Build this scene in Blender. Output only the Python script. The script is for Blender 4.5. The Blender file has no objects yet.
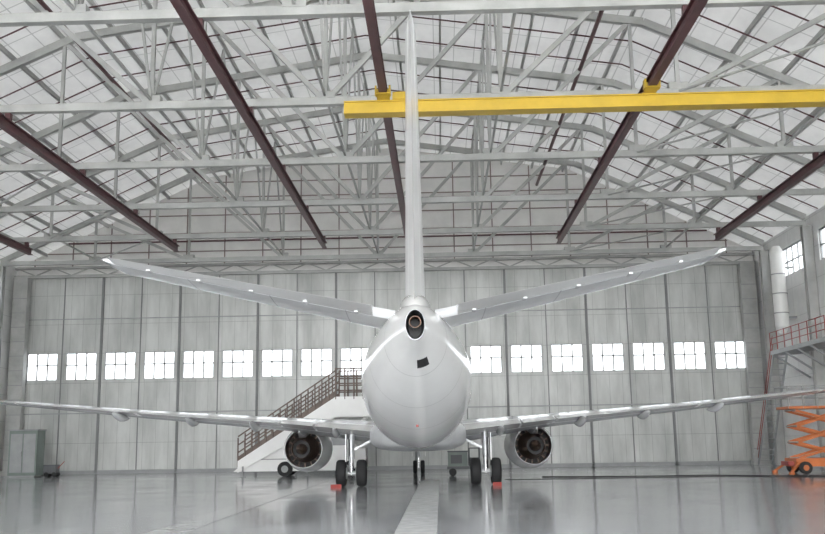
import bpy, math
from mathutils import Vector, Matrix
D=bpy.data; C=bpy.context
sc=C.scene
# ---------------------------------------------------------------- materials
def mat(name,col,rough=.5,metal=0,coat=0,var=0,vscale=1.0,vmap=(1,1,1),col2=None,spec=.5,bump=0):
    m=D.materials.new(name); m.use_nodes=True
    nt=m.node_tree; b=nt.nodes['Principled BSDF']
    b.inputs['Base Color'].default_value=(*col,1)
    b.inputs['Roughness'].default_value=rough
    b.inputs['Metallic'].default_value=metal
    b.inputs['Coat Weight'].default_value=coat
    b.inputs['Specular IOR Level'].default_value=spec
    tc=nt.nodes.new('ShaderNodeTexCoord'); mp=nt.nodes.new('ShaderNodeMapping')
    mp.inputs['Scale'].default_value=vmap
    nz=nt.nodes.new('ShaderNodeTexNoise'); nz.inputs['Scale'].default_value=vscale
    nz.inputs['Detail'].default_value=6; nz.inputs['Roughness'].default_value=.6
    nt.links.new(tc.outputs['Object'],mp.inputs['Vector']); nt.links.new(mp.outputs[0],nz.inputs['Vector'])
    cr=nt.nodes.new('ShaderNodeValToRGB')
    c2=col2 if col2 else tuple(c*(1-var) for c in col)
    cr.color_ramp.elements[0].position=.35; cr.color_ramp.elements[1].position=.65
    cr.color_ramp.elements[0].color=(*c2,1); cr.color_ramp.elements[1].color=(*col,1)
    nt.links.new(nz.outputs['Fac'],cr.inputs['Fac']); nt.links.new(cr.outputs['Color'],b.inputs['Base Color'])
    m['cr']=cr.name
    if bump:
        bp=nt.nodes.new('ShaderNodeBump'); bp.inputs['Strength'].default_value=bump; bp.inputs['Distance'].default_value=.02
        nt.links.new(nz.outputs['Fac'],bp.inputs['Height']); nt.links.new(bp.outputs[0],b.inputs['Normal'])
    return m
def lines(m,axes,dark=.7):
    """multiply base colour by thin dark panel lines; axes=[(axis,period,width)]"""
    nt=m.node_tree; b=nt.nodes['Principled BSDF']; src=nt.nodes[m['cr']].outputs['Color']
    tc=[n for n in nt.nodes if n.type=='TEX_COORD'][0]
    sp=nt.nodes.new('ShaderNodeSeparateXYZ'); nt.links.new(tc.outputs['Object'],sp.inputs[0])
    prev=None
    for ax,per,w in axes:
        d=nt.nodes.new('ShaderNodeMath'); d.operation='DIVIDE'; d.inputs[1].default_value=per
        nt.links.new(sp.outputs[ax],d.inputs[0])
        f=nt.nodes.new('ShaderNodeMath'); f.operation='FRACT'; nt.links.new(d.outputs[0],f.inputs[0])
        l=nt.nodes.new('ShaderNodeMath'); l.operation='LESS_THAN'; l.inputs[1].default_value=w/per
        nt.links.new(f.outputs[0],l.inputs[0])
        if prev is None: prev=l
        else:
            mx=nt.nodes.new('ShaderNodeMath'); mx.operation='MAXIMUM'
            nt.links.new(prev.outputs[0],mx.inputs[0]); nt.links.new(l.outputs[0],mx.inputs[1]); prev=mx
    mix=nt.nodes.new('ShaderNodeMix'); mix.data_type='RGBA'; mix.blend_type='MULTIPLY'
    mix.inputs[7].default_value=(dark,dark,dark,1)
    nt.links.new(prev.outputs[0],mix.inputs[0]); nt.links.new(src,mix.inputs[6]); nt.links.new(mix.outputs[2],b.inputs['Base Color'])
    m['fin']=mix.name
    return m
M={}
M['paint']=lines(mat('aircraft_white_paint',(.86,.86,.85),.2,coat=.5,var=.04,vscale=.6),[('Y',2.3,.03)],.72)
M['fin']=mat('fin_white_paint',(.86,.86,.86),.3,coat=.3,var=.03,vscale=.5)
M['wingp']=lines(mat('wing_grey_paint',(.72,.73,.74),.25,coat=.4,var=.08,vscale=.8),[('X',1.9,.03)],.72)
M['fair']=mat('fairing_grey_paint',(.58,.59,.60),.35,var=.1)
M['dark']=mat('dark_void',(.012,.012,.013),.6)
M['tire']=mat('tyre_rubber',(.02,.02,.021),.75,var=.2,vscale=5)
M['gear']=mat('gear_metal',(.5,.51,.52),.35,.3,var=.15,vscale=4)
M['hot']=mat('exhaust_metal',(.15,.10,.075),.4,.8,var=.3,vscale=3)
M['chrome']=mat('bare_metal',(.62,.62,.62),.25,1,var=.1)
M['glass']=mat('cockpit_glass',(.02,.025,.03),.06)
M['steel']=mat('truss_steel_paint',(.46,.465,.45),.5,var=.25,vscale=.8)
M['red']=mat('dark_red_beam_paint',(.11,.045,.05),.45,var=.25,vscale=1.5)
M['yellow']=mat('crane_yellow_paint',(.64,.43,.04),.4,var=.15,vscale=1.2)
M['ceil']=lines(mat('ceiling_added_translucency',(.82,.82,.81),.6,var=.18,vscale=.5,vmap=(1,.6,1)),[('X',1.05,.05),('Y',2.47,.07)],.65)
nt=M['ceil'].node_tree; b=nt.nodes['Principled BSDF']; out=[n for n in nt.nodes if n.type=='OUTPUT_MATERIAL'][0]
tr=nt.nodes.new('ShaderNodeBsdfTranslucent'); ms=nt.nodes.new('ShaderNodeMixShader'); ms.inputs[0].default_value=.036  # translucency added so sky light from above brightens ceiling and hangar
nt.links.new(nt.nodes[M['ceil']['fin']].outputs[2],tr.inputs[0])
nt.links.new(b.outputs[0],ms.inputs[1]); nt.links.new(tr.outputs[0],ms.inputs[2]); nt.links.new(ms.outputs[0],out.inputs[0])
M['door']=lines(mat('hangar_door_sheet',(.60,.61,.59),.42,.1,col2=(.41,.42,.405),vscale=.9,vmap=(.9,1,.2),bump=.12),[('X',.888,.025),('Z',2.05,.03)],.66)
M['post']=mat('door_post_paint',(.22,.225,.225),.5,var=.15)
M['gable']=mat('gable_panel',(.80,.79,.77),.6,var=.12,vscale=.7)
M['brown']=mat('brown_grey_trim',(.24,.19,.18),.55,var=.15)
M['side']=lines(mat('side_wall_panel',(.82,.82,.81),.6,var=.12,vscale=.8),[('Z',1.8,.04),('Y',3.7,.04)],.8)
M['grey']=mat('grey_paint',(.34,.35,.35),.45,var=.15,vscale=1.5)
M['dgrey']=mat('dark_grey_paint',(.10,.105,.11),.45,var=.15,vscale=1.5)
M['white']=mat('white_paint',(.84,.84,.82),.4,var=.06,vscale=1)
M['frame']=mat('window_frame_paint',(.55,.56,.56),.5,var=.1)
M['orange']=mat('orange_paint',(.58,.17,.05),.4,var=.15,vscale=2)
M['redp']=mat('red_paint',(.36,.07,.06),.4,var=.15,vscale=2)
M['rail']=mat('brown_railing_paint',(.17,.125,.105),.5,var=.2,vscale=2)
M['cab']=mat('grey_green_paint',(.20,.24,.22),.5,var=.15,vscale=2)
M['stripe']=mat('worn_white_floor_paint',(.82,.83,.83),.15,col2=(.66,.67,.67),vscale=3)
M['stripe2']=mat('faded_floor_paint',(.52,.53,.535),.12,col2=(.44,.445,.45),vscale=2)
M['apron']=mat('apron_concrete',(.5,.5,.48),.8,var=.15,vscale=.3)
fm=lines(mat('polished_concrete_floor',(.36,.37,.385),.12,col2=(.28,.29,.305),vscale=.5,vmap=(1,.35,1),spec=.75),[('X',6.0,.04),('Y',6.0,.04)],.7)
nt=fm.node_tree; b=nt.nodes['Principled BSDF']
nz=nt.nodes.new('ShaderNodeTexNoise'); nz.inputs['Scale'].default_value=.45; nz.inputs['Detail'].default_value=4
tc=[n for n in nt.nodes if n.type=='TEX_COORD'][0]; nt.links.new(tc.outputs['Object'],nz.inputs['Vector'])
mr=nt.nodes.new('ShaderNodeMapRange'); mr.inputs['From Min'].default_value=.3; mr.inputs['From Max'].default_value=.7
mr.inputs['To Min'].default_value=.07; mr.inputs['To Max'].default_value=.16
nt.links.new(nz.outputs['Fac'],mr.inputs['Value']); nt.links.new(mr.outputs[0],b.inputs['Roughness'])
M['floor']=fm
pm=D.materials.new('dimming_window_glass'); pm.use_nodes=True; nt=pm.node_tree; nt.nodes.clear()
o=nt.nodes.new('ShaderNodeOutputMaterial'); mx=nt.nodes.new('ShaderNodeMixShader'); mx.inputs[0].default_value=.06
t=nt.nodes.new('ShaderNodeBsdfTransparent'); g=nt.nodes.new('ShaderNodeBsdfGlossy'); g.inputs['Roughness'].default_value=.1
t.inputs[0].default_value=(.30,.31,.32,1)  # grey tint added to dim the bright sky so window frames show
nt.links.new(t.outputs[0],mx.inputs[1]); nt.links.new(g.outputs[0],mx.inputs[2]); nt.links.new(mx.outputs[0],o.inputs[0])
M['pane']=pm
# ---------------------------------------------------------------- mesh builder
class MB:
    def __init__(s): s.v=[]; s.f=[]; s.mi=[]; s.sm=[]; s.mats=[]
    def m(s,k):
        if k not in s.mats: s.mats.append(k)
        return s.mats.index(k)
    def add(s,vs,fs,k,smooth=False):
        o=len(s.v); s.v+= [tuple(v) for v in vs]; i=s.m(k)
        for f in fs: s.f.append([o+a for a in f]); s.mi.append(i); s.sm.append(smooth)
    def box(s,x0,x1,y0,y1,z0,z1,k):
        vs=[(x,y,z) for z in(z0,z1) for y in(y0,y1) for x in(x0,x1)]
        s.add(vs,[(0,2,3,1),(4,5,7,6),(0,1,5,4),(2,6,7,3),(0,4,6,2),(1,3,7,5)],k)
    def beam(s,p,q,w,h,k,up=(0,0,1)):
        p=Vector(p);q=Vector(q);d=(q-p).normalized();u=Vector(up)
        if abs(d.dot(u))>.98: u=Vector((0,1,0))
        a=d.cross(u).normalized(); c=a.cross(d).normalized()
        vs=[]
        for e in(p,q):
            for i,j in((-1,-1),(1,-1),(1,1),(-1,1)): vs.append(e+a*(w/2*i)+c*(h/2*j))
        s.add(vs,[(0,3,2,1),(4,5,6,7),(0,1,5,4),(1,2,6,5),(2,3,7,6),(3,0,4,7)],k)
    def cyl(s,p,q,r,k,n=14,r2=None,smooth=True):
        p=Vector(p);q=Vector(q);d=(q-p).normalized();u=Vector((0,0,1))
        if abs(d.dot(u))>.98: u=Vector((0,1,0))
        a=d.cross(u).normalized(); c=a.cross(d).normalized(); r2=r if r2 is None else r2
        R=[]
        for e,rr in((p,r),(q,r2)):
            R.append([e+a*(rr*math.cos(t*2*math.pi/n))+c*(rr*math.sin(t*2*math.pi/n)) for t in range(n)])
        s.loft(R,k,smooth=smooth)
    def loft(s,rings,k,cap=True,smooth=True,capk=None):
        n=len(rings[0]); vs=[v for r in rings for v in r]; fs=[]
        for i in range(len(rings)-1):
            for j in range(n):
                fs.append((i*n+j,i*n+(j+1)%n,(i+1)*n+(j+1)%n,(i+1)*n+j))
        s.add(vs,fs,k,smooth)
        if cap:
            s.add(rings[0],[tuple(range(n))],capk or k); s.add(rings[-1],[tuple(range(n))[::-1]],capk or k)
    def lathe(s,prof,cx,cz,k,axis='y',c0=0,n=40,ell=1):
        R=[]
        for pos,r in prof:
            ring=[]
            for t in range(n):
                a=t*2*math.pi/n
                if axis=='y': ring.append((cx+r*math.cos(a),c0+pos,cz+r*ell*math.sin(a)))
                else: ring.append((cx+pos,c0+r*math.cos(a),cz+r*math.sin(a)))
            R.append(ring)
        s.loft(R,k,cap=False)
    def obj(s,name,parent=None):
        me=D.meshes.new(name); me.from_pydata(s.v,[],s.f)
        for k in s.mats: me.materials.append(M[k])
        for p,i,sm in zip(me.polygons,s.mi,s.sm): p.material_index=i; p.use_smooth=sm
        import bmesh
        bm=bmesh.new(); bm.from_mesh(me); bmesh.ops.recalc_face_normals(bm,faces=bm.faces); bm.to_mesh(me); bm.free()
        o=D.objects.new(name,me); C.collection.objects.link(o)
        if parent: o.parent=parent
        return o
# ---------------------------------------------------------------- hangar
XL,XR,YB,YF=-29.8,21.9,66.0,-12.0
XC=-3.4
RP=[(XL,14.4),(XC-12.8,20.7),(XC,22.6),(XC+12.8,20.7),(XR,14.6)]
def rz(x):
    for (a,za),(c,zc) in zip(RP,RP[1:]):
        if a<=x<=c: return za+(zc-za)*(x-a)/(c-a)
    return 14.4
f=MB(); f.box(XL-.3,XR+.3,YF,YB+.3,-.15,0,'floor'); f.obj('floor')
f=MB(); f.box(-150,150,-160,220,-.3,-.16,'apron'); f.obj('ground')
f=MB(); f.box(-1.0,-.12,6,47,.001,.006,'stripe'); f.obj('floor_marking_line')
f=MB(); f.box(-6.4,-5.6,6,56,.001,.005,'stripe2'); f.obj('floor_marking_line')
f=MB(); f.box(3,21.8,46.5,46.75,.001,.02,'dark'); f.obj('floor_drain_channel')
f=MB()
pts=[(5,49,.03),(9,47.8,.03),(13,47.9,.03),(17,44.5,.03),(21,43.5,.03)]
for a,c in zip(pts,pts[1:]): f.cyl(a,c,.025,'dark',8)
f.obj('power_cable')
wins=[-5.75-2.735*i for i in range(8,-1,-1)]+[-3.05,-.35]+[3.2+2.783*i for i in range(7)]
WH=1.12; Z0,Z1=6.33,8.32
w=MB()
w.box(XL,XR,YB,YB+.3,0,Z0,'door'); w.box(XL,XR,YB,YB+.3,Z1,13.8,'door')
e=[XL]+[v for x in wins for v in(x-WH,x+WH)]+[XR]
for i in range(0,len(e),2): w.box(e[i],e[i+1],YB,YB+.3,Z0,Z1,'door')
g=[(XL,13.8),(XR,13.8)]+[(x,z-.003) for x,z in RP[::-1]]
w.add([(x,YB,z) for x,z in g]+[(x,YB+.3,z) for x,z in g],[tuple(range(7)),tuple(range(13,6,-1))]+[(i,(i+1)%7,(i+1)%7+7,i+7) for i in range(7)],'gable')
w.obj('wall_back')
def win(x,i):
    q=MB(); y=YB+.04
    q.box(x-WH,x+WH,y,y+.1,Z0,Z0+.1,'frame'); q.box(x-WH,x+WH,y,y+.1,Z1-.1,Z1,'frame')
    q.box(x-WH,x-WH+.1,y,y+.1,Z0,Z1,'frame'); q.box(x+WH-.1,x+WH,y,y+.1,Z0,Z1,'frame')
    for t in(-.36,.36): q.box(x+t-.05,x+t+.05,y,y+.08,Z0,Z1,'frame')
    zz=Z0+.55*(Z1-Z0); q.box(x-WH,x+WH,y,y+.08,zz-.045,zz+.045,'frame')
    q.add([(x-WH,y+.09,Z0),(x+WH,y+.09,Z0),(x+WH,y+.09,Z1),(x-WH,y+.09,Z1)],[(0,1,2,3)],'pane')
    q.obj('window_%d'%i)
for i,x in enumerate(wins): win(x,i+1)
t=MB()
for i,x in enumerate(wins):
    xx=x-1.36
    wd=.16 if i%2==0 else .07
    t.box(xx-wd/2,xx+wd/2,YB-.12 if i%2==0 else YB-.05,YB,0.02,13.6,'post')
t.box(XR-.7,XR-.5,YB-.1,YB,0,13.6,'post')
t.box(XL,XR,YB-.06,YB,4.05,4.13,'grey'); t.box(XL,XR,YB-.05,YB,10.6,10.67,'grey')
t.box(XL,XR,YB-.12,YB,0,.25,'grey')
t.obj('trim_1')
t=MB()
t.box(XL,XR,YB-.35,YB,13.55,13.75,'steel'); t.box(XL,XR,YB-.35,YB,14.2,14.35,'steel')
n=40
for i in range(n):
    x0=XL+.2+(XR-XL-.4)*i/n; x1=XL+.2+(XR-XL-.4)*(i+1)/n
    t.beam((x0,YB-.25,13.72),(x1,YB-.25,14.25),.08,.08,'steel') if i%2 else t.beam((x0,YB-.25,14.25),(x1,YB-.25,13.72),.08,.08,'steel')
t.obj('trim_2')
t=MB()
x=XL+1.3
while x<XR-.5:
    t.box(x-.04,x+.04,YB-.05,YB,14.4,max(14.45,rz(x)-.1),'brown'); x+=2.7
for z in(15.3,16.6,17.9,19.2,20.3):
    xs=[XL+i*.1 for i in range(int((XR-XL)*10)) if rz(XL+i*.1)>z+.1]
    t.box(min(xs),max(xs),YB-.06,YB,z-.035,z+.035,'brown')
for z in (16.0,18.8):
    xs=[XL+i*.1 for i in range(int((XR-XL)*10)) if rz(XL+i*.1)>z+.1]
    t.cyl((min(xs),YB-.2,z),(max(xs),YB-.2,z),.06,'red',8)
t.obj('trim_3')
TY=[62.8-7.42*i for i in range(11)]
def sidewall(side):
    x0,x1=(XL-.3,XL) if side<0 else (XR,XR+.3)
    w=MB(); a,c=11.7,13.5; zt=rz(XL) if side<0 else 14.6
    w.box(x0,x1,YF,YB+.3,0,a,'side'); w.box(x0,x1,YF,YB+.3,c,zt,'side')
    ws=[yy-3.71 for yy in TY[::-1] if yy-3>=YF]
    ed=[YF]
    for yc in ws:
        if yc-2.9>YF+.2: ed+=[yc-2.9,yc+2.9]
    ed+=[YB+.3]
    for i in range(0,len(ed),2): w.box(x0,x1,ed[i],ed[i+1],a,c,'side')
    w.obj('wall_left' if side<0 else 'wall_right')
    for i in range(1,len(ed)-1,2):
        q=MB(); y0,y1=ed[i],ed[i+1]; xa=(x0+x1)/2-.05;xb=xa+.1
        q.box(xa,xb,y0,y1,a,a+.08,'frame'); q.box(xa,xb,y0,y1,c-.08,c,'frame')
        for j in range(7):
            yy=y0+(y1-y0-.07)*j/6; q.box(xa,xb,yy,yy+.07,a,c,'frame')
        q.box(xa,xb,y0,y1,12.55,12.62,'frame')
        q.add([(xa,y0,a),(xa,y1,a),(xa,y1,c),(xa,y0,c)],[(0,1,2,3)],'pane')
        q.obj('window_%d'%(len([o for o in D.objects if o.name.startswith('window_')])+1))
sidewall(-1); sidewall(1)  # left-wall windows added to let in light, repeating the right-wall band
c=MB()
RC=[(XL-.3,14.4),(XL,14.4),RP[1],RP[2],RP[3],(XR,14.6),(XR+.3,14.6)]
n=len(RC)
c.add([(x,YF,z) for x,z in RC]+[(x,YB+.3,z) for x,z in RC],[(i,i+1,i+1+n,i+n) for i in range(n-1)],'ceil')
c.obj('ceiling')
p=MB()
for i in range(1,24):
    x=XL+(XR-XL)*i/24
    p.box(x-.05,x+.05,YF+.2,YB-.1,rz(x)-.30,rz(x)-.06,'steel')
p.obj('roof_purlins')
ZC=14.07
NP=8
for yt in TY:
    t=MB()
    xa,xb=XL+.35,XR-.35
    t.box(xa,xb,yt-.14,yt+.14,ZC-.15,ZC+.13,'steel')
    tz=lambda x: rz(x)-.55 if XL+2<x<XR-2 else rz(x)-.35
    prx=[xa,XC-12.8,XC,XC+12.8,xb]
    for u,v in zip(prx,prx[1:]): t.beam((u,yt,tz(u)),(v,yt,tz(v)),.26,.34,'steel')
    for k in range(1,NP):
        x=xa+(xb-xa)*k/NP
        t.beam((x,yt,ZC),(x,yt,tz(x)),.14,.14,'steel')
        t.box(x-.35,x+.35,yt-.16,yt+.16,ZC+.1,ZC+.35,'steel')
    for k in range(NP):
        x0=xa+(xb-xa)*k/NP; x1=xa+(xb-xa)*(k+1)/NP
        if k<NP/2: t.beam((x1,yt+.05,ZC),(x0,yt+.05,tz(x0)),.18,.18,'steel') if k>0 else None
        else: t.beam((x0,yt+.05,ZC),(x1,yt+.05,tz(x1)),.18,.18,'steel') if k<NP-1 else None
    t.obj('roof_truss')
t=MB()
for k in(1,3,4,5,7):
    x=XL+.35+(XR-XL-.7)*k/NP
    for y0,y1 in zip(TY,TY[1:]):
        t.beam((x,y0-.15,ZC+.2),(x,y1+.15,ZC+.2),.09,.09,'steel')
        ym=(y0+y1)/2
        if k in(3,4,5):
            t.beam((x,ym,rz(x)-.6),(x,y0-.16,ZC+.25),.09,.09,'steel')
            t.beam((x,ym,rz(x)-.6),(x,y1+.16,ZC+.25),.09,.09,'steel')
for k in(1,6):
    xa_=XL+.35+(XR-XL-.7)*k/NP; xb_=XL+.35+(XR-XL-.7)*(k+1)/NP
    for y0,y1 in zip(TY,TY[1:]):
        t.beam((xa_,y0-.16,ZC+.02),(xb_,y1+.16,ZC+.02),.07,.07,'steel')
t.obj('roof_bracing')
for yt in TY:
    for x in(XL+.32,XR-.32):
        q=MB(); q.box(x-.28,x+.28,yt-.2,yt-.14,0,13.9,'steel'); q.box(x-.28,x+.28,yt+.14,yt+.2,0,13.9,'steel'); q.box(x-.05,x+.05,yt-.14,yt+.14,0,13.9,'steel')
        q.box(x-.31,x+.31,yt-.35,yt+.35,0,.04,'steel')
        q.obj('steel_column')
for x in(XL+.75,XR-.75):
    q=MB(); q.box(x-.5,x+.5,YB-.95,YB-.4,0,13.5,'steel'); q.box(x-.6,x+.6,YB-1.05,YB-.38,0,.3,'steel')
    for z in range(1,13): q.box(x-.5,x+.5,YB-.98,YB-.95,z,z+.06,'grey')
    q.obj('corner_pillar')
RZ=13.45
RB=[-24.5,-15.6,-6.7,-1.7,7.2,16.5]
for x in RB:
    q=MB(); y0,y1=YF+.5,56.0
    q.box(x-.13,x+.13,y0,y1,RZ-.2,RZ-.16,'red'); q.box(x-.13,x+.13,y0,y1,RZ+.14,RZ+.18,'red'); q.box(x-.03,x+.03,y0,y1,RZ-.16,RZ+.14,'red')
    for yt in TY:
        if yt<56 : q.box(x-.1,x+.1,yt-.1,yt+.1,RZ+.18,ZC-.16,'red')
    q.obj('crane_runway_beam')
q=MB(); yc=31.0
q.box(-3.05,16.9,yc-.2,yc+.2,12.80,13.16,'yellow'); q.box(-3.05,16.9,yc-.27,yc+.27,12.76,12.80,'yellow'); q.box(-3.05,16.9,yc-.27,yc+.27,13.16,13.2,'yellow')
for x in(-1.7,7.2,16.5):
    q.box(x-.22,x+.22,yc-.9,yc+.9,13.2,13.23,'yellow')
    for yy in(-.7,.7):
        q.cyl((x-.22,yc+yy,13.34),(x-.14,yc+yy,13.34),.09,'yellow'); q.cyl((x+.14,yc+yy,13.34),(x+.22,yc+yy,13.34),.09,'yellow')
        q.box(x-.26,x-.2,yc+yy-.14,yc+yy+.14,13.2,13.5,'yellow'); q.box(x+.2,x+.26,yc+yy-.14,yc+yy+.14,13.2,13.5,'yellow')
q.box(-1.4,-.9,yc-.35,yc+.35,13.2,13.45,'yellow')
q.obj('overhead_crane')
q=MB()
for x in(-14.4,6.5): q.cyl((x,YF+1,18.0),(x,60,18.0),.09,'red',10)
for yt in TY[:-1]:
    for dy in(2.4,5.2):
        y=yt-dy
        for (a,za),(c_,zc) in zip(RP,RP[1:]):
            q.cyl((max(a,XL+.5),y,za-.48 if a>XL else rz(XL+.5)-.48),(min(c_,XR-.5),y,zc-.48 if c_<XR else rz(XR-.5)-.48),.035,'red',6)
q.obj('sprinkler_piping')
# ---------------------------------------------------------------- airplane
A=D.objects.new('passenger_airplane',None); C.collection.objects.link(A)
A.location=(-.58,23.4,0); A.rotation_euler=(0,0,math.radians(1.26))
secs=[(0,.25,5.08,4.30),(.35,.33,5.2,4.2),(1,.50,5.36,4.02),(2,.77,5.5,3.68),(4,1.24,5.62,3.0),(6,1.60,5.66,2.45),(8,1.81,5.66,2.02),(10,1.88,5.63,1.75),(12,1.88,5.6,1.62),(14,1.88,5.59,1.58),(33,1.88,5.59,1.58),(34.2,1.80,5.50,1.60),(35.4,1.60,5.15,1.72),(36.4,1.28,4.55,1.95),(37.2,.9,4.05,2.25),(37.8,.45,3.55,2.7),(38.0,.06,3.2,3.05)]
def cr_(s):
    n=len(secs)
    for i in range(n-1):
        if secs[i][0]<=s<=secs[i+1][0]:
            p1,p2=secs[i],secs[i+1]; h=p2[0]-p1[0]; u=(s-p1[0])/h
            out=[]
            for k in(1,2,3):
                def sl(j):
                    if j<=0: return (secs[1][k]-secs[0][k])/(secs[1][0]-secs[0][0])
                    if j>=n-1: return (secs[-1][k]-secs[-2][k])/(secs[-1][0]-secs[-2][0])
                    a=(secs[j][k]-secs[j-1][k])/(secs[j][0]-secs[j-1][0]); b=(secs[j+1][k]-secs[j][k])/(secs[j+1][0]-secs[j][0])
                    return 0 if a*b<=0 else 2*a*b/(a+b)
                m1,m2=sl(i),sl(i+1)
                out.append((2*u**3-3*u*u+1)*p1[k]+(u**3-2*u*u+u)*h*m1+(-2*u**3+3*u*u)*p2[k]+(u**3-u*u)*h*m2)
            return out
def fpt(s,a,off=0):
    w,zt,zb=cr_(s); zc=(zt+zb)/2; h=(zt-zb)/2
    ca,sa=math.cos(a),math.sin(a)
    return ((w+off)*ca,s,zc+(h+off)*sa)
F=MB(); N=64
ss=[0,.15,.35,.6,1,1.5,2,2.6,3.3]+[4+.6*i for i in range(49)]+[33.2+.3*i for i in range(14)]+[37.3,37.5,37.7,37.85,37.95,38.0]
ss=sorted(set(x for x in ss if x<=38))
F.loft([[fpt(s,2*math.pi*j/N) for j in range(N)] for s in ss],'paint',cap=False)
r0=[fpt(0,2*math.pi*j/N) for j in range(N)]
zc0=4.69
r1=[(x*.92,-.01,zc0+(z-zc0)*.92) for x,y,z in r0]; r2=[(x*.7,.5,zc0+(z-zc0)*.7) for x,y,z in r0]
F.loft([r0,r1],'gear',cap=False); F.loft([r1,r2],'dark',cap=False); F.add(r2,[tuple(range(N))],'dark')
F.lathe([(.12,.15),(.12,.125),(.45,.12)],0,zc0+.08,'hot',n=20); F.lathe([(.12,.15),(.5,.16)],0,zc0+.08,'grey',n=20)
F.obj('fuselage',A)
P=MB(); a0=-math.pi/2
G=[[fpt(1.3+.5*i/4,a0+.05+.46*j/4,.008) for j in range(5)] for i in range(5)]
P.add([v for r in G for v in r],[(i*5+j,i*5+j+1,(i+1)*5+j+1,(i+1)*5+j) for i in range(4) for j in range(4)],'dark')  # dark patch on the skin painted for the shade inside the open hatch
P.obj('access_hatch',A)
P=MB()
x,y,z=fpt(6.4,-1.57); P.cyl((x,y,z-.06),(x,y,z+.02),.04,'redp',10)
P.obj('anti_collision_beacon',A)
P=MB()
for sd in(-1,1):
    for i in range(46):
        s=9+.53*i; x=sd*1.83
        P.add([(x+sd*.02,s-.11,3.98),(x+sd*.02,s+.11,3.98),(x-sd*.03,s+.11,4.32),(x-sd*.03,s-.11,4.32)],[(0,1,2,3)],'glass')
for sd in(-1,1):
    for a0_,a1_,s0,s1 in((.35,.75,34.9,35.6),(.55,1.0,35.6,36.2),(.85,1.5,35.95,36.45)):
        q0=[fpt(s0+(s1-s0)*i/3,(a0_+(a1_-a0_)*j/3),.012) for i in range(4) for j in range(4)]
        q0=[(sd*x,y,z) for x,y,z in q0]
        P.add(q0,[(i*4+j,i*4+j+1,(i+1)*4+j+1,(i+1)*4+j) for i in range(3) for j in range(3)],'glass')
P.obj('cabin_and_cockpit_windows',A)
B=MB(); R=[]
for s,w,zt,zb in((13.2,.7,2.2,1.62),(13.8,1.2,2.4,1.56),(15,1.75,2.6,1.5),(17,2.0,2.75,1.46),(20,2.05,2.85,1.42),(23,2.0,2.8,1.44),(25.5,1.7,2.5,1.5),(27,1.1,2.2,1.58),(27.8,.5,2.0,1.64)):
    zc=(zt+zb)/2;h=(zt-zb)/2; ring=[]
    for j in range(40):
        a=2*math.pi*j/40; ca,sa=math.cos(a),math.sin(a); e=.62
        ring.append((w*math.copysign(abs(ca)**e,ca),s,zc+h*math.copysign(abs(sa)**e,sa)))
    R.append(ring)
B.loft(R,'fair'); B.obj('belly_fairing',A)
def th(u,t): return 5*t*(.2969*math.sqrt(u)-.126*u-.3516*u*u+.2843*u**3-.1036*u**4)
def ring(sec,u0,u1,mode,sd=1,n=12):
    x,le,te,z,t=sec; c=le-te; P_=[]
    us=[u0+(u1-u0)*(.5-.5*math.cos(math.pi*i/n)) for i in range(n+1)]
    up=[(u,th(u,t)*c) for u in us]; lo_=[(u,-th(u,t)*c) for u in us[::-1]]
    for u,h in up+lo_:
        s=le-u*c
        if mode=='h': P_.append((sd*x,s,z+h))
        else: P_.append((h,s,z))
    return P_
def lerp(a,b_,f): return tuple(p+(q-p)*f for p,q in zip(a,b_))
def at(secs_,x,idx=0):
    for a,b_ in zip(secs_,secs_[1:]):
        if a[idx]<=x<=b_[idx]: return lerp(a,b_,(x-a[idx])/(b_[idx]-a[idx]))
wing=[(1.0,25.4,16.9,2.18,.14),(1.88,24.7,16.9,2.30,.135),(5.8,22.2,17.0,2.70,.115),(11.5,19.1,15.8,3.16,.105),(16.7,16.25,14.5,3.66,.10),(16.95,15.9,14.55,3.69,.06)]
stab=[(.55,6.2,1.75,5.33,.10),(.9,5.95,1.6,5.37,.10),(4,3.5,.17,5.79,.098),(7.3,.95,-1.3,6.26,.095),(7.5,.45,-1.3,6.29,.05)]
for sd,nm in((-1,'left'),(1,'right')):
    W=MB(); W.loft([ring(s,0,.75,'h',sd,14) for s in wing],'wingp')
    for x0,x1 in((1.95,4.3),(4.4,5.75),(5.85,11.4),(11.55,15.9),(15.95,16.9)):
        xs=[x0]+[s[0] for s in wing if x0<s[0]<x1]+[x1]
        W.loft([ring(at(wing,x),.765,1.0,'h',sd,8) for x in xs],'paint')
    W.obj(nm+'_wing',A)
    W=MB()
    for x in(3.5,6.9,9.4,12.2):
        sec=at(wing,x); te=sec[2]; z=sec[3]-.10
        L=3.2 if x<8 else 2.4; r=.20 if x<8 else .15
        R=[]
        for i in range(13):
            u=i/12; rr=max(.01,r*math.sin(math.pi*u**.8)**.7) if 0<u<1 else .012
            R.append([(sd*x+rr*.7*math.cos(2*math.pi*j/14),te-.45+L*u,z-.16*min(1,u*2)+rr*math.sin(2*math.pi*j/14)+.02) for j in range(14)])
        W.loft(R,'wingp')
    W.obj(nm+'_flap_track_fairings',A)
    W=MB(); W.loft([ring(s,0,.70,'h',sd,14) for s in stab],'wingp')
    x0,x1=1.15,7.25
    xs=[x0]+[s[0] for s in stab if x0<s[0]<x1]+[x1]
    W.loft([ring(at(stab,x),.72,1.0,'h',sd,8) for x in xs],'paint')
    for x in(1.6,2.9,4.2,5.4,6.5):
        sec=at(stab,x); c_=sec[1]-sec[2]; y=sec[1]-.71*c_; h=th(.71,sec[4])*c_
        W.box(sd*x-.05,sd*x+.05,y-.22,y+.28,sec[3]-h-.02,sec[3]-h+.02,'wingp')
    W.obj(nm+'_horizontal_stabilizer',A)
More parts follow.
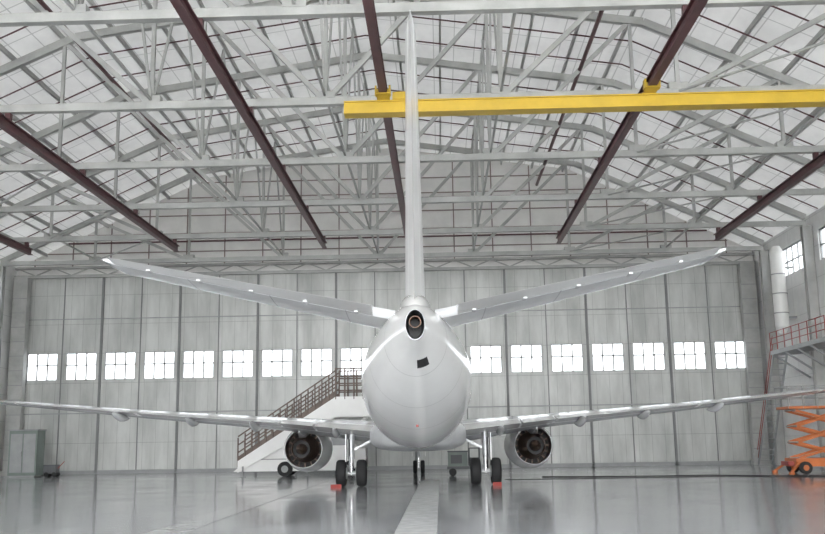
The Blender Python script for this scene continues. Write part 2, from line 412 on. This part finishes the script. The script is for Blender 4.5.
fin=[(5.2,8.0,1.05,5.2,.09),(7.0,6.2,.62,7.0,.098),(9.5,4.0,.02,9.5,.105),(12.5,1.5,-.75,12.5,.13),(12.7,1.1,-.75,12.7,.09)]
W=MB(); W.loft([ring(s,0,.72,'v',1,14) for s in fin],'fin')
W.loft([ring(at(fin,z),.735,1.0,'v',1,8) for z in(5.5,7,9.5,12.6)],'fin')
W.loft([[(-.22,7.2,5.45),(.22,7.2,5.45),(.05,6.4,6.7),(-.05,6.4,6.7)],[(-.06,12.2,5.5),(.06,12.2,5.5),(.02,12.0,5.62),(-.02,12.0,5.62)]],'fin')
W.obj('vertical_fin',A)
W=MB(); R=[]
for s,w_,h_ in((.25,.03,.02),(.6,.16,.12),(1.4,.30,.3),(2.6,.42,.42),(4.5,.5,.46),(7,.4,.3),(9,.1,.1)):
    zt=cr_(s)[1]-.12; R.append([(w_*math.cos(2*math.pi*j/20),s,zt+h_*math.sin(2*math.pi*j/20)) for j in range(20)])
W.loft(R,'paint'); W.obj('fin_root_fairing',A)
for sd,nm in((-1,'left'),(1,'right')):
    E=MB(); cx=0; cz=0
    E.lathe([(21.85,.86),(22.3,.95),(23.1,1.05),(24.2,1.10),(25.0,1.07),(25.45,1.0),(25.62,.92)],cx,cz,'paint')
    E.lathe([(25.62,.92),(25.66,.86),(25.55,.81),(25.3,.78)],cx,cz,'chrome')
    E.lathe([(25.3,.78),(24.6,.79)],cx,cz,'grey')
    E.lathe([(24.6,.79),(24.6,.2),(25.1,.001)],cx,cz,'dark')
    E.lathe([(21.85,.86),(21.83,.84),(21.9,.82)],cx,cz,'gear')
    E.lathe([(21.9,.82),(23.0,.83)],cx,cz,'hot')
    E.lathe([(23.0,.83),(23.0,.5)],cx,cz,'dark')
    E.lathe([(23.0,.62),(22.2,.60),(21.6,.52),(21.1,.43),(20.95,.41)],cx,cz,'hot')
    E.lathe([(20.95,.41),(20.96,.39),(21.4,.40)],cx,cz,'chrome')
    E.lathe([(21.4,.40),(21.4,.1)],cx,cz,'dark')
    E.lathe([(21.4,.24),(21.0,.23),(20.6,.13),(20.35,.001)],cx,cz,'hot')
    for i in range(16):
        a=2*math.pi*i/16; E.beam((.62*math.cos(a),22.6,.62*math.sin(a)),(.82*math.cos(a),22.6,.82*math.sin(a)),.02,.3,'hot',up=(0,1,0))
    E.beam((-sd*.87,23.0,.7),(-sd*.97,24.0,.75),.03,.3,'paint')
    E.v=[(x+sd*5.2,y-1.2,z+1.6) for x,y,z in E.v]
    cx=sd*5.2
    E.loft([[(cx-.03,19.1,2.5),(cx+.03,19.1,2.5),(cx+.03,19.1,2.3),(cx-.03,19.1,2.3)],
            [(cx-.15,20.2,2.55),(cx+.15,20.2,2.55),(cx+.15,20.2,2.1),(cx-.15,20.2,2.1)],
            [(cx-.2,21.6,2.75),(cx+.2,21.6,2.75),(cx+.2,21.6,2.3),(cx-.2,21.6,2.3)],
            [(cx-.08,23.3,2.72),(cx+.08,23.3,2.72),(cx+.08,23.3,2.5),(cx-.08,23.3,2.5)]],'fair',smooth=False)
    E.obj(nm+'_engine',A)
def wheel(W,cx,cy,r,wd):
    h=wd/2
    W.lathe([(-h*.75,r*.55),(-h,r*.68),(-h*.98,r*.86),(-h*.72,r*.97),(-h*.3,r),(h*.3,r),(h*.72,r*.97),(h*.98,r*.86),(h,r*.68),(h*.75,r*.55)],cx,r,'tire','x',cy,32)
    W.lathe([(-h*.75,r*.55),(-h*.5,r*.5),(-h*.45,r*.2),(-h*.8,r*.16),(-h*.8,.001)],cx,r,'gear','x',cy,32)
    W.lathe([(h*.75,r*.55),(h*.5,r*.5),(h*.45,r*.2),(h*.8,r*.16),(h*.8,.001)],cx,r,'gear','x',cy,32)
for sd,nm in((-1,'left'),(1,'right')):
    W=MB(); x=sd*2.86; y=18.3
    for dx in(-.43,.43): wheel(W,x+dx,y,.565,.42)
    W.cyl((x-.4,y,.565),(x+.4,y,.565),.10,'gear'); W.cyl((x,y,.5),(x,y,1.25),.085,'chrome'); W.cyl((x,y,1.15),(x,y+.05,2.3),.14,'gear')
    for dx in(-.2,.2): W.cyl((x+dx-.03,y,.565),(x+dx+.03,y,.565),.24,'grey',20)
    W.beam((x-.06,y-.1,1.3),(x-.06,y-.42,.95),.05,.08,'gear'); W.beam((x-.06,y-.42,.95),(x-.06,y-.1,.6),.05,.08,'gear')
    W.beam((x,y,1.5),(x-sd*1.0,y+.1,2.0),.09,.09,'gear'); W.beam((x,y+.1,1.3),(x,y+1.1,2.1),.08,.08,'gear')
    W.box(x+sd*.22-.02,x+sd*.22+.02,y-.35,y+.4,1.05,2.2,'paint')
    W.cyl((x+sd*.08,y-.15,.7),(x+sd*.08,y-.15,2.0),.02,'dark',8)
    W.obj(nm+'_main_landing_gear',A)
W=MB(); y=33.9
for dx in(-.22,.22): wheel(W,dx,y,.38,.24)
W.cyl((-.2,y,.38),(.2,y,.38),.05,'gear'); W.cyl((0,y,.3),(0,y,1.1),.05,'chrome'); W.cyl((0,y,.95),(0,y+.05,1.75),.09,'gear')
W.beam((0,y,1.0),(0,y+.9,1.7),.06,.06,'gear')
for sd in(-1,1): W.box(sd*.38-.015,sd*.38+.015,y-.9,y+.7,1.0,1.68,'paint')
W.obj('nose_landing_gear',A)
def chock(x,y,l=.22):
    q=MB(); q.loft([[(x-l,y-.11,0),(x-l,y+.11,0),(x-l,y,.14)],[(x+l,y-.11,0),(x+l,y+.11,0),(x+l,y,.14)]],'redp',smooth=False); q.obj('wheel_chock')
chock(-4.42,41.7-.85); chock(2.3,41.7-.8,.18)
# ---------------------------------------------------------------- boarding stairs
S=D.objects.new('boarding_stairs',None); C.collection.objects.link(S); S.location=(0,56.3,0)
q=MB(); xa,xb,za,zb=-11.6,-6.0,.55,4.3; W2=.95
for yy in(-W2,W2):
    vs=[(xa,yy-.04,za-.3),(xb,yy-.04,zb-1.0),(-3.9,yy-.04,zb-1.0),(-3.9,yy-.04,zb+.15),(xb,yy-.04,zb+.15),(xa,yy-.04,za+.35)]
    vs2=[(a,b_+.08,c_) for a,b_,c_ in vs]
    q.add(vs+vs2,[tuple(range(6)),tuple(range(11,5,-1))]+[(i,(i+1)%6,(i+1)%6+6,i+6) for i in range(6)],'white')
n=20
for i in range(n):
    x0=xa+(xb-xa)*i/n; z=za+(zb-za)*(i+1)/n
    q.box(x0,x0+.32,-W2+.04,W2-.04,z-.04,z,'grey')
q.box(xb,-3.9,-W2,W2,zb-.06,zb,'grey')
q.obj('stair_flight',S)
q=MB()
for yy in(-W2,W2):
    for hh in(.55,1.0,1.5): q.cyl((xa,yy,za+.3+hh*.95),(xb,yy,zb+.15+hh),.04,'rail',8)
    for i in range(15):
        x=xa+(xb-xa)*i/14; z=za+(zb-za)*i/14
        q.cyl((x,yy,z),(x,yy,z+.2+1.45),.04,'rail',8)
    for hh in(.5,.9,1.3,1.75): q.cyl((xb,yy,zb+hh),(-3.9,yy,zb+hh),.04,'rail',8)
    for i in range(5):
        x=xb+(-3.9-xb)*i/4; q.cyl((x,yy,zb),(x,yy,zb+1.8),.05,'rail',8)
    vs=[(xa,yy,za+.35),(xb,yy,zb+.15),(xb,yy,zb+.45),(xa,yy,za+.6)]
    q.add(vs,[(0,1,2,3)],'rail')
q.obj('stair_railings',S)
q=MB()
q.box(-11.4,-4.3,-.85,.85,.55,.95,'white')
vs=[(-11.9,0,.3),(-5.2,0,.3),(-5.2,0,2.9),(-7.4,0,2.9),(-11.3,0,.75)]
q.add([(a,-.75,c_) for a,b_,c_ in vs]+[(a,.75,c_) for a,b_,c_ in vs],[tuple(range(5)),tuple(range(9,4,-1))]+[(i,(i+1)%5,(i+1)%5+5,i+5) for i in range(5)],'white')
q.box(-5.2,-4.3,-.8,.8,.4,1.5,'white')
q.box(-7.4,-5.4,-.79,-.75,1.7,2.6,'grey'); q.box(-10.4,-8.0,-.78,-.75,.95,1.0,'grey')
q.beam((-6.5,-.6,.9),(-4.3,-.6,3.3),.14,.14,'white'); q.beam((-6.5,.6,.9),(-4.3,.6,3.3),.14,.14,'white')
q.beam((-4.3,-.6,.9),(-6.3,-.6,3.3),.14,.14,'white')
for x in(-8.9,-5.4):
    for yy in(-.9,.9):
        q.cyl((x,yy-.13,.42),(x,yy+.13,.42),.42,'tire',24); q.cyl((x,yy-.15,.42),(x,yy+.15,.42),.2,'grey',16)
for x in(-11.3,-7.6):
    q.cyl((x,-1.0,0),(x,-1.0,.6),.05,'grey',8); q.box(x-.15,x+.15,-1.15,-.85,0,.03,'grey')
q.obj('stair_truck_chassis',S)
# ---------------------------------------------------------------- scissor lift
S=D.objects.new('scissor_lift',None); C.collection.objects.link(S); S.location=(18.9,49,0)
q=MB(); q.box(-1.6,1.6,-.8,.8,.35,.75,'orange'); q.box(-1.9,-1.6,-.5,.5,.4,.6,'redp')
for x in(-1.2,1.2):
    for yy in(-.85,.85): q.cyl((x,yy-.12,.3),(x,yy+.12,.3),.3,'tire',20); q.cyl((x,yy-.14,.3),(x,yy+.14,.3),.14,'orange',12)
for sx in(-1,1):
    for sy in(-1,1): q.beam((sx*1.5,sy*.8,.5),(sx*2.0,sy*1.2,.12),.1,.1,'orange'); q.cyl((sx*2.0,sy*1.2,0),(sx*2.0,sy*1.2,.12),.14,'orange',10)
q.obj('lift_base',S)
q=MB(); lv=3; z0=.75; dz=.78
for yy in(-.6,.6):
    for l in range(lv):
        q.beam((-1.4,yy,z0+l*dz),(1.4,yy,z0+(l+1)*dz),.07,.12,'orange'); q.beam((1.4,yy+.07,z0+l*dz),(-1.4,yy+.07,z0+(l+1)*dz),.07,.12,'orange')
for l in range(lv+1):
    for x in(-1.4,1.4): q.cyl((x,-.68,z0+l*dz),(x,.72,z0+l*dz),.04,'grey',8)
q.obj('scissor_arms',S)
q=MB(); zp=z0+lv*dz+.06; q.box(-1.8,1.8,-.9,.9,zp,zp+.12,'orange')
for hh in(.55,1.1):
    for yy in(-.88,.88): q.cyl((-1.78,yy,zp+hh),(1.78,yy,zp+hh),.025,'grey',8)
    for x in(-1.78,1.78): q.cyl((x,-.88,zp+hh),(x,.88,zp+hh),.025,'grey',8)
for i in range(6):
    for yy in(-.88,.88): q.cyl((-1.78+3.56*i/5,yy,zp),(-1.78+3.56*i/5,yy,zp+1.1),.025,'grey',8)
q.obj('lift_platform',S)
q=MB(); x0,y0=20.3,44.5
for yy in(-.3,.3):
    q.beam((x0-.9,y0+yy,0),(x0,y0+yy,2.6),.06,.08,'orange'); q.beam((x0+.9,y0+yy,0),(x0,y0+yy,2.6),.06,.08,'orange')
for i in range(1,9):
    u=i/9; q.box(x0-.9+.9*u-.08,x0-.9+.9*u+.08,y0-.3,y0+.3,2.6*u-.02,2.6*u+.02,'orange')
q.box(x0-.2,x0+.2,y0-.35,y0+.35,2.58,2.64,'redp'); q.beam((x0-.45,y0-.3,1.3),(x0+.45,y0-.3,1.3),.04,.04,'orange')
q.obj('step_ladder')
# ---------------------------------------------------------------- mezzanine on right wall
q=MB(); y0,y1,zd=49.5,57.8,6.8; xo=XR-.7-1.4
q.box(xo,XR-.62,y0,y1,zd-.2,zd,'grey'); q.box(xo-.04,xo,y0,y1,zd-.22,zd+.02,'grey')
for hh in(.4,.75,1.1): q.cyl((xo,y0,zd+hh),(xo,y1,zd+hh),.025,'redp',8)
for i in range(8):
    y=y0+(y1-y0)*i/7; q.cyl((xo,y,zd),(xo,y,zd+1.12),.03,'redp',8)
for i in range(5):
    y=y0+.3+(y1-y0-.6)*i/4; q.beam((xo,y,zd-.2),(XR-.02,y,zd-1.6),.1,.1,'grey'); q.box(XR-.62,XR-.001,y-.06,y+.06,zd-.2,zd-.05,'grey')
q.obj('wall_balcony')
q=MB(); ya,yb_=62.3,57.95
for dx in(0,.8): q.beam((XR-1.9+dx,ya,0.1),(XR-1.9+dx,yb_,zd-.05),.06,.2,'grey')
for i in range(1,20):
    y=ya+(yb_-ya)*i/20; q.box(XR-1.9,XR-1.1,y-.1,y+.1,zd*i/20-.02,zd*i/20+.02,'grey')
for hh in(.5,1.0): q.cyl((XR-1.9,ya,hh),(XR-1.9,yb_,zd-.05+hh),.025,'redp',8)
q.obj('access_stairs')
q=MB(); x,y=XR-.9,58.9
q.cyl((x,y,8.4),(x,y,13.0),.42,'white',24); q.cyl((x,y,13.0),(x,y,13.4),.42,'white',24,r2=.25); q.cyl((x,y,8.0),(x,y,8.4),.2,'white',24,r2=.42)
for z in(9.2,10.4,11.6): q.cyl((x,y,z),(x,y,z+.06),.46,'grey',24)
q.box(x-.2,XR-.001,y-.12,y+.12,12.0,12.12,'grey'); q.box(x-.2,XR-.001,y-.12,y+.12,8.9,9.02,'grey')
q.obj('ventilation_duct')
# ---------------------------------------------------------------- small equipment
q=MB()
q.box(-28.1,-26.3,60.8,62.0,.12,2.9,'cab'); q.box(-28.15,-26.25,60.75,62.05,2.9,2.98,'grey'); q.box(-28.0,-26.4,60.85,61.95,0,.12,'grey')
for x in(-27.98,-27.15): q.box(x,x+.75,60.76,60.8,.3,2.7,'grey')
q.box(-27.28,-27.22,60.73,60.76,1.3,1.6,'chrome')
q.v=[(a+.8,b_,c_) for a,b_,c_ in q.v]
q.obj('equipment_cabinet')
q=MB(); q.box(-26.0,-25.2,61,61.6,.2,.75,'dgrey'); q.cyl((-25.8,60.95,.15),(-25.8,61.6,.15),.15,'tire',14); q.cyl((-25.3,60.95,.15),(-25.3,61.6,.15),.15,'tire',14)
q.beam((-25.2,61.3,.5),(-24.8,61.3,.95),.04,.04,'redp'); q.v=[(a+.9,b_,c_) for a,b_,c_ in q.v]; q.obj('compressor_cart')
q=MB(); ox,oy=1.2,53
q.box(ox-.9,ox+.9,oy-.5,oy+.5,.35,.5,'dgrey'); q.box(ox-.85,ox+.2,oy-.42,oy+.42,.5,1.25,'cab'); q.box(ox-.87,ox+.22,oy-.44,oy+.44,1.25,1.32,'dgrey')
q.box(ox-.7,ox-.1,oy-.44,oy-.42,.65,1.1,'dgrey'); q.box(ox+.3,ox+.85,oy-.4,oy+.4,.5,.95,'dgrey')
for x in(ox+.3,ox+.85):
    for yy in(-.4,.4): q.cyl((x,oy+yy,.5),(x,oy+yy,1.45),.03,'dgrey',8)
q.cyl((ox+.3,oy-.4,1.45),(ox+.85,oy-.4,1.45),.03,'dgrey',8); q.cyl((ox+.85,oy-.4,1.45),(ox+.85,oy+.4,1.45),.03,'dgrey',8)
for x in(ox-.6,ox+.6):
    for yy in(-.45,.45): q.cyl((x,oy+yy-.06,.2),(x,oy+yy+.06,.2),.2,'tire',16)
q.obj('ground_power_cart')
for sx,z in((-1,6.3),(-1,4.9)):
    q=MB(); q.cyl((XL+.75,YF+1,z),(XL+.75,60.5,z),.07,'white',10)
    for yt in TY[1:]: q.box(XL+.6,XL+.75,yt-.04,yt+.04,z-.12,z-.06,'grey')
    q.obj('wall_pipe')
# ---------------------------------------------------------------- light
w=D.worlds.new('overcast_sky'); sc.world=w; w.use_nodes=True
w.node_tree.nodes['Background'].inputs[0].default_value=(.98,.99,1,1); w.node_tree.nodes['Background'].inputs[1].default_value=12.5
sc.view_settings.view_transform='Standard'
# ---------------------------------------------------------------- camera
cd=D.cameras.new('camera'); cd.sensor_width=36; cd.lens=958/825*36; cd.clip_end=600
co=D.objects.new('camera',cd); C.collection.objects.link(co)
Rm=Matrix.Rotation(math.radians(1.52),4,'Z')@Matrix.Rotation(math.radians(100.3),4,'X')@Matrix.Rotation(math.radians(-.9),4,'Z')
co.matrix_world=Matrix.Translation((0,0,1.87))@Rm
sc.camera=co
